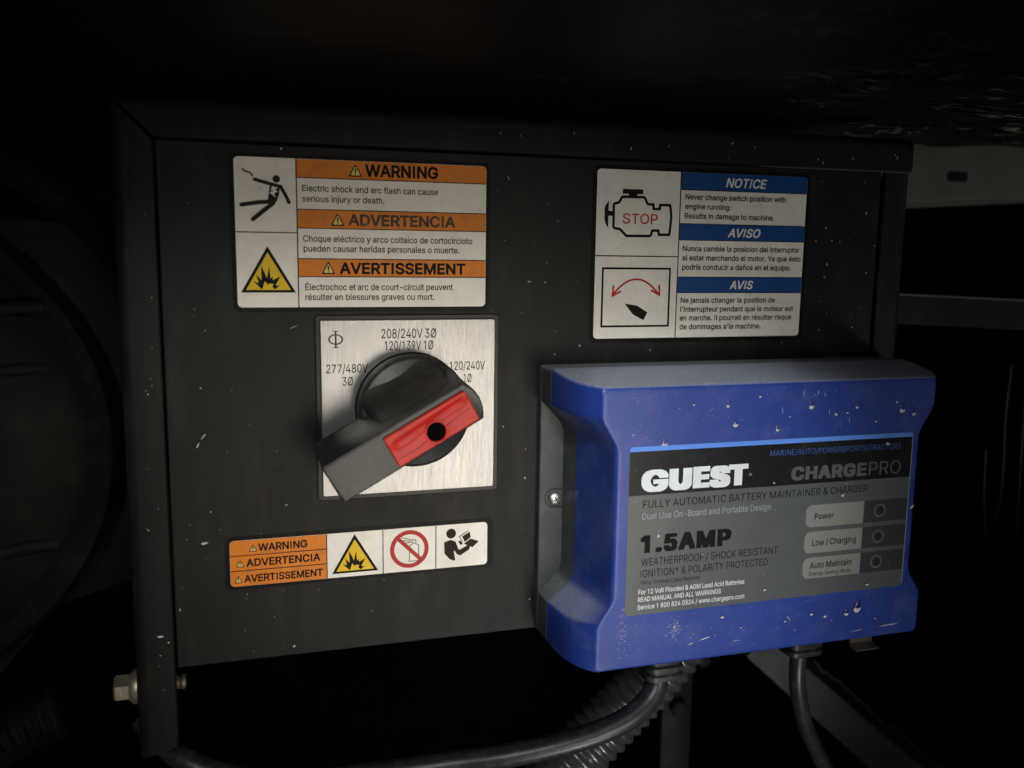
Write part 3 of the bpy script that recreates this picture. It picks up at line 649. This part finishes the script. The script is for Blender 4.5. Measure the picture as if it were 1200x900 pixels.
obj('cover', Mesh().loft(rings), 'blue', ch, smooth=62)
# screw in the left mounting tab
slot = [(95.4, -2.2), (89.2, -2.2)] + [(89.2 + 3.7*math.cos(a), -5.9 + 3.7*math.sin(a)) for a in [math.pi/2 + math.pi*k/12 for k in range(1, 12)]] + [(89.2, -9.6), (95.4, -9.6)]
sl = obj('screw_slot', Mesh().stroke(slot, 0.6, 3.28), 'black_plastic', ch)
scw = obj('mounting_screw', Mesh().lathe_h(89.4, -5.9, [(2.9, 2.9), (2.9, 3.9), (2.6, 4.7), (1.9, 5.3), (0.9, 5.6)], 28), 'screw', ch, smooth=50)
cr = Mesh()
for a in (0.5, 0.5 + math.pi/2):
    dx, dz = 1.3*math.cos(a), 1.3*math.sin(a); cr.stroke([(89.4-dx, -5.9-dz), (89.4+dx, -5.9+dz)], 0.42, 5.66 + 0.04*(a > 1))
obj('cross_recess', cr, 'black_plastic', scw)

HL = 42.0
lab = obj('label', Mesh().prism(rrect(103.5, 224.3, -40.7, 22.2, 1.6), HL-0.3, HL+0.12), 'label_grey', ch, smooth=None)
tag(lab, 'silver, black and blue printed front label of the charger')
A, B_, C_ = HL+0.20, HL+0.28, HL+0.36
obj('header_field', Mesh().sheet(rect(103.6, 224.2, 4.3, 20.4), A), 'label_black', lab)
obj('blue_stripe', Mesh().sheet(fillet(rect(103.6, 224.2, 20.4, 22.15), [0.01, 0.01, 1.3, 1.3], 4), A), 'light_blue', lab)
obj('edge_line', Mesh().stroke([(224.2, 20.4), (224.2, -39.5)], 0.35, B_), 'pale_ink', lab)
text(lab, 'MARINE/AUTO/POWERSPORTS/TRACTORS', 160.3, 218.9, 15.9, 2.2, B_, 'blue_ink', 0.0)
# heavy brand lettering, letter by letter so that neighbours may touch
xs = [(108.3, 119.0, 'G'), (119.2, 128.3, 'U'), (128.75, 135.6, 'E'), (135.5, 144.0, 'S'), (143.3, 151.4, 'T')]
for k, (a, b, c) in enumerate(xs): text(lab, c, a, b, 5.65 if c in 'ET' else 5.45, 8.0 if c in 'ET' else 8.0, B_ + 0.06*(k % 2), 'guest', 0.060 if c == 'G' else 0.078, boldz=0.030 if c == 'G' else 0.042)
text(lab, '®', 151.8, 153.1, 8.7, 1.2, B_, 'pale_ink')
text(lab, 'CHARGE', 170.0, 203.6, 5.95, 5.2, B_, 'grey_ink', 0.050, 0, 1.12, boldz=0.03); text(lab, 'PRO', 204.7, 219.5, 5.95, 5.3, B_, 'grey_ink', 0)
text(lab, 'FULLY AUTOMATIC BATTERY MAINTAINER & CHARGER', 109.3, 204.7, -0.45, 2.75, A, 'ink', 0.0)
text(lab, 'Dual Use On-Board and Portable Design', 109.2, 162.0, -4.75, 2.4, A, 'pale_ink', 0.0)
text(lab, '1.5AMP', 108.9, 145.7, -17.3, 6.6, A, 'ink', 0.055, 0, 1.12, boldz=0.033)
text(lab, 'WEATHERPROOF / SHOCK RESISTANT', 109.4, 166.0, -22.15, 2.8, A, 'ink', 0.0); text(lab, 'IGNITION* & POLARITY PROTECTED', 109.3, 161.9, -26.5, 2.8, A, 'ink', 0.0)
text(lab, '*Ring Terminal Cable Required', 109.2, 133.5, -29.25, 1.45, A, 'ink', 0.0)
text(lab, 'For 12 Volt Flooded & AGM Lead Acid Batteries', 108.7, 152.3, -32.9, 1.8, A, 'white_ink', 0.006)
text(lab, 'READ MANUAL AND ALL WARNINGS', 108.6, 142.5, -35.75, 1.8, A, 'white_ink', 0.006)
text(lab, 'Service 1 800 824 0524 / www.chargepro.com', 108.5, 152.6, -38.7, 1.8, A, 'white_ink', 0.006)
for z0, z1, zr in ((-13.1, -4.3, -8.6), (-23.5, -14.9, -19.1), (-33.7, -25.3, -29.5)):
    obj('indicator_cell', Mesh().sheet(rect(203.9, 223.9, z0, z1), A), 'label_dark', lab)
    obj('indicator_tag', Mesh().sheet(fillet(rect(177.6, 203.7, z0, z1), [2.6, 0.01, 0.01, 2.6], 6), A), 'pill', lab)
    obj('indicator_ring', Mesh().ring(211.2, zr, 2.7, 2.05, B_, 32), 'ring_ink', lab)
    obj('indicator_lens', Mesh().lathe_h(211.2, zr, [(1.7, HL), (1.7, HL+0.3), (1.3, HL+0.36), (0.5, HL+0.4)], 20), 'lens', lab, smooth=50)
text(lab, 'Power', 181.5, 190.0, -10.1, 2.4, B_, 'ink', 0.008); text(lab, 'Low / Charging', 181.2, 201.0, -20.6, 2.5, B_, 'ink', 0.008)
text(lab, 'Auto Maintain', 180.6, 199.7, -29.7, 2.5, B_, 'ink', 0.008); text(lab, 'Energy Saving Mode', 180.7, 199.5, -32.6, 1.5, B_, 'ink', 0.0)

# strain reliefs under the charger
def gland(cx, cy, z0, wx, wy, n):
    g = Mesh(); z = z0
    prof = []
    for k in range(n):
        prof += [(0.86, z), (1.0, z-0.7), (1.0, z-2.6), (0.86, z-3.3)]; z -= 3.6
    rr = []
    for k, zz in prof:
        rr.append([(cx + x*k, cy + y*k, zz) for x, y in fillet([(-wx, -wy), (wx, -wy), (wx, wy), (-wx, wy)], min(wx, wy)*0.55, 5)])
    nn = len(rr[0]); vs = [v for r in rr for v in r]
    fs = [(i*nn+k, (i+1)*nn+k, (i+1)*nn+(k+1) % nn, i*nn+(k+1) % nn) for i in range(len(rr)-1) for k in range(nn)] + [tuple(range(nn)), tuple((len(rr)-1)*nn+k for k in range(nn))[::-1]]
    return g.add(vs, fs)
fix_normals(obj('strain_relief', gland(129.5, -21, -59.5, 8.0, 6.5, 5), 'rubber', ch, smooth=35))
fix_normals(obj('strain_relief', gland(197, -17, -59.5, 8.2, 6.0, 5), 'rubber', ch, smooth=35))

# dried drops on the cover: dome of water with a pale crescent painting the light refracted at the lower edge
drops = [(116.9,23.5,1.6),(145.3,29.2,1.7),(141.8,36.3,1.1),(163.0,26.5,1.2),(177.1,35.0,1.5),(188.2,31.4,.9),(197.4,33.6,.9),(193.3,31.5,.7),(218.4,32.0,1.5),(223.9,30.3,1.3),(215.5,35.0,.8),
         (212.5,18.9,1.2),(143.8,-44.6,1.0),(183.1,-47.8,1.0),(189.3,-49.2,.9),(199.2,-49.1,1.1),(204.1,-47.0,1.9),(128.0,36.8,.6),(104.6,26.8,.5),(136.2,12.4,.5),(162.7,6.0,.6),(193.3,-0.4,.9),(194.7,3.7,.5),(115.7,-10.4,1.0),
         (207.7,-37.8,1.0),(133.8,-19.2,.6),(171.3,-49.6,.7),(161.2,-35.5,.8),(155,39,.5),(168,31,.5),(206.5,27.5,.6),(152,-50,.5),(176,-54,.4),(213,-53,.6)]
on_label = lambda x, z: 103.5 < x < 224.3 and -40.7 < z < 22.2
dm, rm = Mesh(), Mesh()
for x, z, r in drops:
    r *= random.uniform(1.2, 1.7)
    hb = HL + (0.40 if on_label(x, z) else 0.0); n = 12
    el = random.uniform(1.1, 1.7)
    rr = []
    for k, (f, dh) in enumerate(((1.0, 0.0), (0.85, 0.28), (0.5, 0.48), (0.12, 0.55))):
        rr.append(([(x + 0.55*r*f*math.cos(2*math.pi*i/n)*(1.0 if math.sin(2*math.pi*i/n) < 0 else 1 - 0.45*math.sin(2*math.pi*i/n)), z + 0.62*r*f*el*math.sin(2*math.pi*i/n)) for i in range(n)], hb + 0.01 + dh*r*0.28))
    dm.loft(rr)
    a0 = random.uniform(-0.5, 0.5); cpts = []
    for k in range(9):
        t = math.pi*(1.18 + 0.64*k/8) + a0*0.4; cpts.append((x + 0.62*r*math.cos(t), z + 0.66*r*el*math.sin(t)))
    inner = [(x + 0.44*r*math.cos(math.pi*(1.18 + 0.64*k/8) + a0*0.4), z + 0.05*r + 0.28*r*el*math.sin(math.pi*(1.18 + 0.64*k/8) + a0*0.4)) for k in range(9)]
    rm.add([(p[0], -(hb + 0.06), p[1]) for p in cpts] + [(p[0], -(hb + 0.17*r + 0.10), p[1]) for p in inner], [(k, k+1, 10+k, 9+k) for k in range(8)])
o = obj('water_droplets', dm, 'water', ch, smooth=80); tag(o, kind='stuff')
scr = [(172.8, -49, 2.3, 2.6, 0.25), (137, -53, 0.2, 5.0, 0.35), (131, -54.5, 0.25, 2.6, 0.3), (219, -57.0, 0.06, 10, 0.35), (205, -57.6, 0.1, 6, 0.25), (115.8, -10.2, 0.35, 3.2, 0.8), (161.4, -35.4, 1.0, 3.2, 0.6), (226.6, -8.3, 0.8, 2.2, 0.9), (150, -55.5, 0.1, 3, .2)]
for k in range(7):
    xx = random.uniform(108, 222); scr.append((xx, random.uniform(26, 40), 1.57 + random.uniform(-0.15, 0.15), random.uniform(1.5, 3.5), 0.18))
for k in range(80): scr.append((random.uniform(104, 226), random.uniform(-58, -42), random.uniform(0, 3), random.uniform(0.15, 0.5), random.uniform(0.12, 0.25)))
for k in range(36): scr.append((random.uniform(104, 226), random.uniform(24, 42), random.uniform(0, 3), random.uniform(0.15, 0.45), random.uniform(0.12, 0.25)))
for k in range(90): scr.append((random.gauss(124.2, 1.2), random.gauss(-48, 2.2), random.uniform(0, 3), random.uniform(0.15, 0.5), random.uniform(0.1, 0.3)))
for k in range(90): scr.append((random.gauss(103.0, 1.1), random.uniform(-57, -36), random.uniform(0, 3), random.uniform(0.12, 0.4), random.uniform(0.1, 0.25)))
speckle(rm, scr, HL)
lsc = [(random.uniform(105, 223), random.uniform(-40, 21), random.uniform(0, 3), random.uniform(0.15, 0.4), random.uniform(0.1, 0.2)) for k in range(70)]
speckle(rm, lsc, HL + 0.40)
o = obj('dried_marks_and_painted_glints', rm, 'mineral_and_glint', ch); tag(o, kind='stuff')  # real specks and scratches, plus the painted drop glints

# ================================================================== CABLES AND THINGS BEHIND
cp = catmull([(129.0,-20.0,-74.0),(128.6,-20.3,-79.0),(125.1,-22.0,-85.4),(115.5,-24.0,-91.3),(101.8,-24.0,-95.9),(85.0,-22.0,-99.6),(65.5,-18.0,-103.2),(46.6,-12.0,-106.4),(23.9,-8.0,-108.6),(-1.6,-4.0,-110.5),(-26.5,0.0,-108.9),(-41.7,3.0,-104.6),(-52.4,8.0,-100.4),(-61.0,18.0,-97.5),(-68,32,-97)], 8)
o = obj('power_cable', Mesh().sweep(cp, 4.6, 18), 'rubber', smooth=60); tag(o, 'thick black power cable curving left from under the blue charger', 'cable')
# embossed cable print
pt = cp[30]
rc = catmull([(197.0,-16.5,-74.0),(197.0,-16.0,-86.0),(200.0,-14.0,-98.8),(207.4,-10.0,-115.9),(217.9,-5.0,-132.7),(231.3,0.0,-152.7),(246,5,-175)], 8)
o = obj('output_cable', Mesh().sweep(rc, 3.5, 16), 'rubber', smooth=60); tag(o, 'thinner black cable dropping straight from the right end of the charger', 'cable')

def corrugated(path, r, pitch, depth, n=26):
    P = catmull(path, 40); out, rad = [], []; s = 0
    for i, p in enumerate(P):
        if i: s += (p - P[i-1]).length
        f = 0.5 + 0.5*math.cos(2*math.pi*s/pitch); out.append(p); rad.append(r - depth*(1 - f**0.6))
    return Mesh().sweep(out, rad, n)
o = obj('corrugated_conduit', corrugated([(166,26,-84),(150,26,-102),(131,27,-121),(114,28,-137),(98,30,-154),(86,34,-172)], 13.5, 5.2, 1.8), 'conduit', smooth=70)
tag(o, 'wide black corrugated conduit passing behind the power cable', 'conduit')
o = obj('corrugated_hose', corrugated([(-150,70,-128),(-131,66,-116),(-118,64,-108),(-104,66,-104)], 11.5, 4.2, 1.6), 'dark', smooth=70)
tag(o, 'dim black corrugated hose in the bottom left corner', 'hose')

br = thing('flat_bracket', 'dark vertical flat bar bracket behind the conduit', 'bracket', (181, 60, -180))
obj('bar', Mesh().prism(rrect(173.2, 189.8, -230, -96, 2), -63, -60, 0.6), 'dark', br, smooth=40)
obj('bolt_head', Mesh().lathe_h(181, -139, [(4.6, -60), (4.6, -57), (3.6, -56)], 6), 'dark', br)
obj('hex_nut', Mesh().lathe_h(193, -114, [(4.0, -60), (4.0, -55), (3.2, -54)], 6), 'dark', br)

tb = Mesh().add([], [])
tp = [(0.0, -66.0), (0.0, -80.2), (0.6, -82.2), (2.2, -83.2), (6.5, -83.4)]
vs = [(x, -5.0 - dy*0.9, z) for x in (231.8, 243.0) for dy, z in tp] + [(x, -3.2 - dy*0.9, z - (1.4 if k > 2 else 0)) for x in (231.8, 243.0) for k, (dy, z) in enumerate(tp)]
n = len(tp)
for k in range(n-1):
    tb.f += [(k, k+1, n+k+1, n+k), (2*n+k, 3*n+k, 3*n+k+1, 2*n+k+1), (k, 2*n+k, 2*n+k+1, k+1), (n+k, n+k+1, 3*n+k+1, 3*n+k)]
tb.f += [(0, n, 3*n, 2*n), (n-1, 3*n-1, 4*n-1, 2*n-1)]; tb.v = vs
o = fix_normals(obj('metal_tab', tb, 'zinc', smooth=40)); tag(o, 'small bent pale metal tab below the right end of the charger', 'tab')

rl = thing('grey_rail', 'grey painted steel rail with a dark slot at the upper right', 'rail', (420, 120, 120))
def rail_z(x): return 121.4 + (x-351)*0.065, 157.8 + (x-347.7)*0.20
pts = []
f = [(250, rail_z(250)[0]), (560, rail_z(560)[0]), (560, 215), (250, 170)]
obj('web', Mesh().prism(fillet(f, 1.5, 3), -126, -120, 1.2), 'grey_rail', rl, smooth=40)
obj('lower_flange', Mesh().add([(250, 121, 115.0), (560, 121, 135.1), (560, 160, 135.1), (250, 160, 115.0), (250, 121, 112.0), (560, 121, 132.1), (560, 160, 132.1), (250, 160, 112.0)],
     [(0,1,2,3), (4,7,6,5), (0,4,5,1), (3,2,6,7), (0,3,7,4), (1,5,6,2)]), 'grey_rail', rl)
obj('slot', Mesh().prism(rrect(377, 392, 134.9, 140.8, 2.0), -121, -119.8), 'black_plastic', rl)

sh = thing('shelf_ledge', 'dark horizontal ledge with a painted highlight along its front edge right of the box', 'ledge', (360, 60, 50))
obj('ledge_face', Mesh().add([(262, 60, 57.5), (470, 60, 47), (470, 60, 64.0), (262, 60, 72.4), (262, 110, 57.5), (470, 110, 47), (470, 110, 64.0), (262, 110, 72.4)],
     [(0,1,2,3), (4,7,6,5), (3,2,6,7), (0,4,5,1), (0,3,7,4), (1,5,6,2)]), 'dark', sh)
obj('painted_edge_highlight', Mesh().sweep([(262, 59.6, 72.4), (330, 59.6, 69.7), (400, 59.6, 66.9), (470, 59.6, 64.0)], 0.55, 8), 'grey_rail', sh, smooth=60)  # pale bead painting the highlight on the ledge's front edge

db = thing('diagonal_brace', 'grey diagonal brace running down to the right below the charger', 'brace', (330, 100, -220))
def slab(p0, p1, wd, y0, y1):
    a, b = Vector(p0), Vector(p1); d = (b-a).normalized(); nn = Vector((-d.y, d.x))*wd/2
    q = [tuple(a+nn), tuple(a-nn), tuple(b-nn), tuple(b+nn)]; return Mesh().prism(q, -y1, -y0, 0.5)
obj('bar', slab((255, -130), (420, -283), 25, 100, 104), 'brace', db)
obj('torn_edge_strip', slab((268, -131), (440, -277), 7, 92, 95), 'dark', db)
ed = Mesh(); x0, z0 = 285, -146.0
for k in range(14):
    t = k/14; ed.sweep([(285+110*t+random.uniform(-1, 1), 91, -143-93*t+random.uniform(-1.5, 1.5)), (285+110*t+7+random.uniform(-2, 2), 90.5, -143-93*t-6+random.uniform(-2, 2))], random.uniform(0.35, 0.8), 6)
o = obj('frayed_fibres', ed, 'grey_rail', db); tag(o, kind='stuff')

for k, (pts, lb) in enumerate((([(397,80,30),(396,80,-1.7),(398.3,80,-42.6),(399,84,-70)], 'short thin black wire, upper of the strands hanging at the right edge'),
             ([(384,80,-20),(385.7,80,-46.9),(391.1,80,-78.5),(403.4,80,-119.5),(412,84,-150)], 'thin black wire bowing downwards, leftmost strand right of the charger'),
             ([(409,80,20),(410.4,80,-27.9),(413.8,80,-85.8),(418,80,-140)], 'thin black wire at the right edge of the picture, outermost strand'))):
    o = obj('hanging_wire', Mesh().sweep(catmull(pts, 6), 0.6, 10), 'rubber', smooth=60); tag(o, lb, 'wire', 'thin wires hanging at the right')
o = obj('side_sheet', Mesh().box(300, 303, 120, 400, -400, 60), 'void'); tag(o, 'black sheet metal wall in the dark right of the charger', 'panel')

# round housing at the left, seen past the box
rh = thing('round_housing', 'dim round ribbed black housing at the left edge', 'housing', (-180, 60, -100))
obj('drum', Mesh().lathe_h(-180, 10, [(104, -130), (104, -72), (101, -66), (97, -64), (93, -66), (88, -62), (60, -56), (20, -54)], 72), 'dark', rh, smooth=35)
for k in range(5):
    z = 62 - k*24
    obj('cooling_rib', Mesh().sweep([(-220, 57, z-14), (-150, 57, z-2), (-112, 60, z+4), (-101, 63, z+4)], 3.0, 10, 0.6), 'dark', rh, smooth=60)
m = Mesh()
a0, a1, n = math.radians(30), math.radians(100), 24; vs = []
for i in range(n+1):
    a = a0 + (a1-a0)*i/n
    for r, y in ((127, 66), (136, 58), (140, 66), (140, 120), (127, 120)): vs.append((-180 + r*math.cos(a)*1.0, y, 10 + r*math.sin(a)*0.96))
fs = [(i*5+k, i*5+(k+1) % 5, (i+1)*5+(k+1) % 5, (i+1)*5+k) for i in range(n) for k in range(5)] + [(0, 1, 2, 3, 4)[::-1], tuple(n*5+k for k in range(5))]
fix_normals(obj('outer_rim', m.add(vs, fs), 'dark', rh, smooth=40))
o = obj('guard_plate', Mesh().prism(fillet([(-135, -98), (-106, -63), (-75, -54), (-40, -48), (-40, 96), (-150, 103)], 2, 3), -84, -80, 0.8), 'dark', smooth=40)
tag(o, 'dark flat guard plate behind the left frame leg', 'plate')

# ------------------------------------------------------------------ render settings
sc.render.engine = 'CYCLES'
sc.cycles.use_denoising = True
sc.cycles.max_bounces = 8
sc.cycles.sample_clamp_indirect = 4
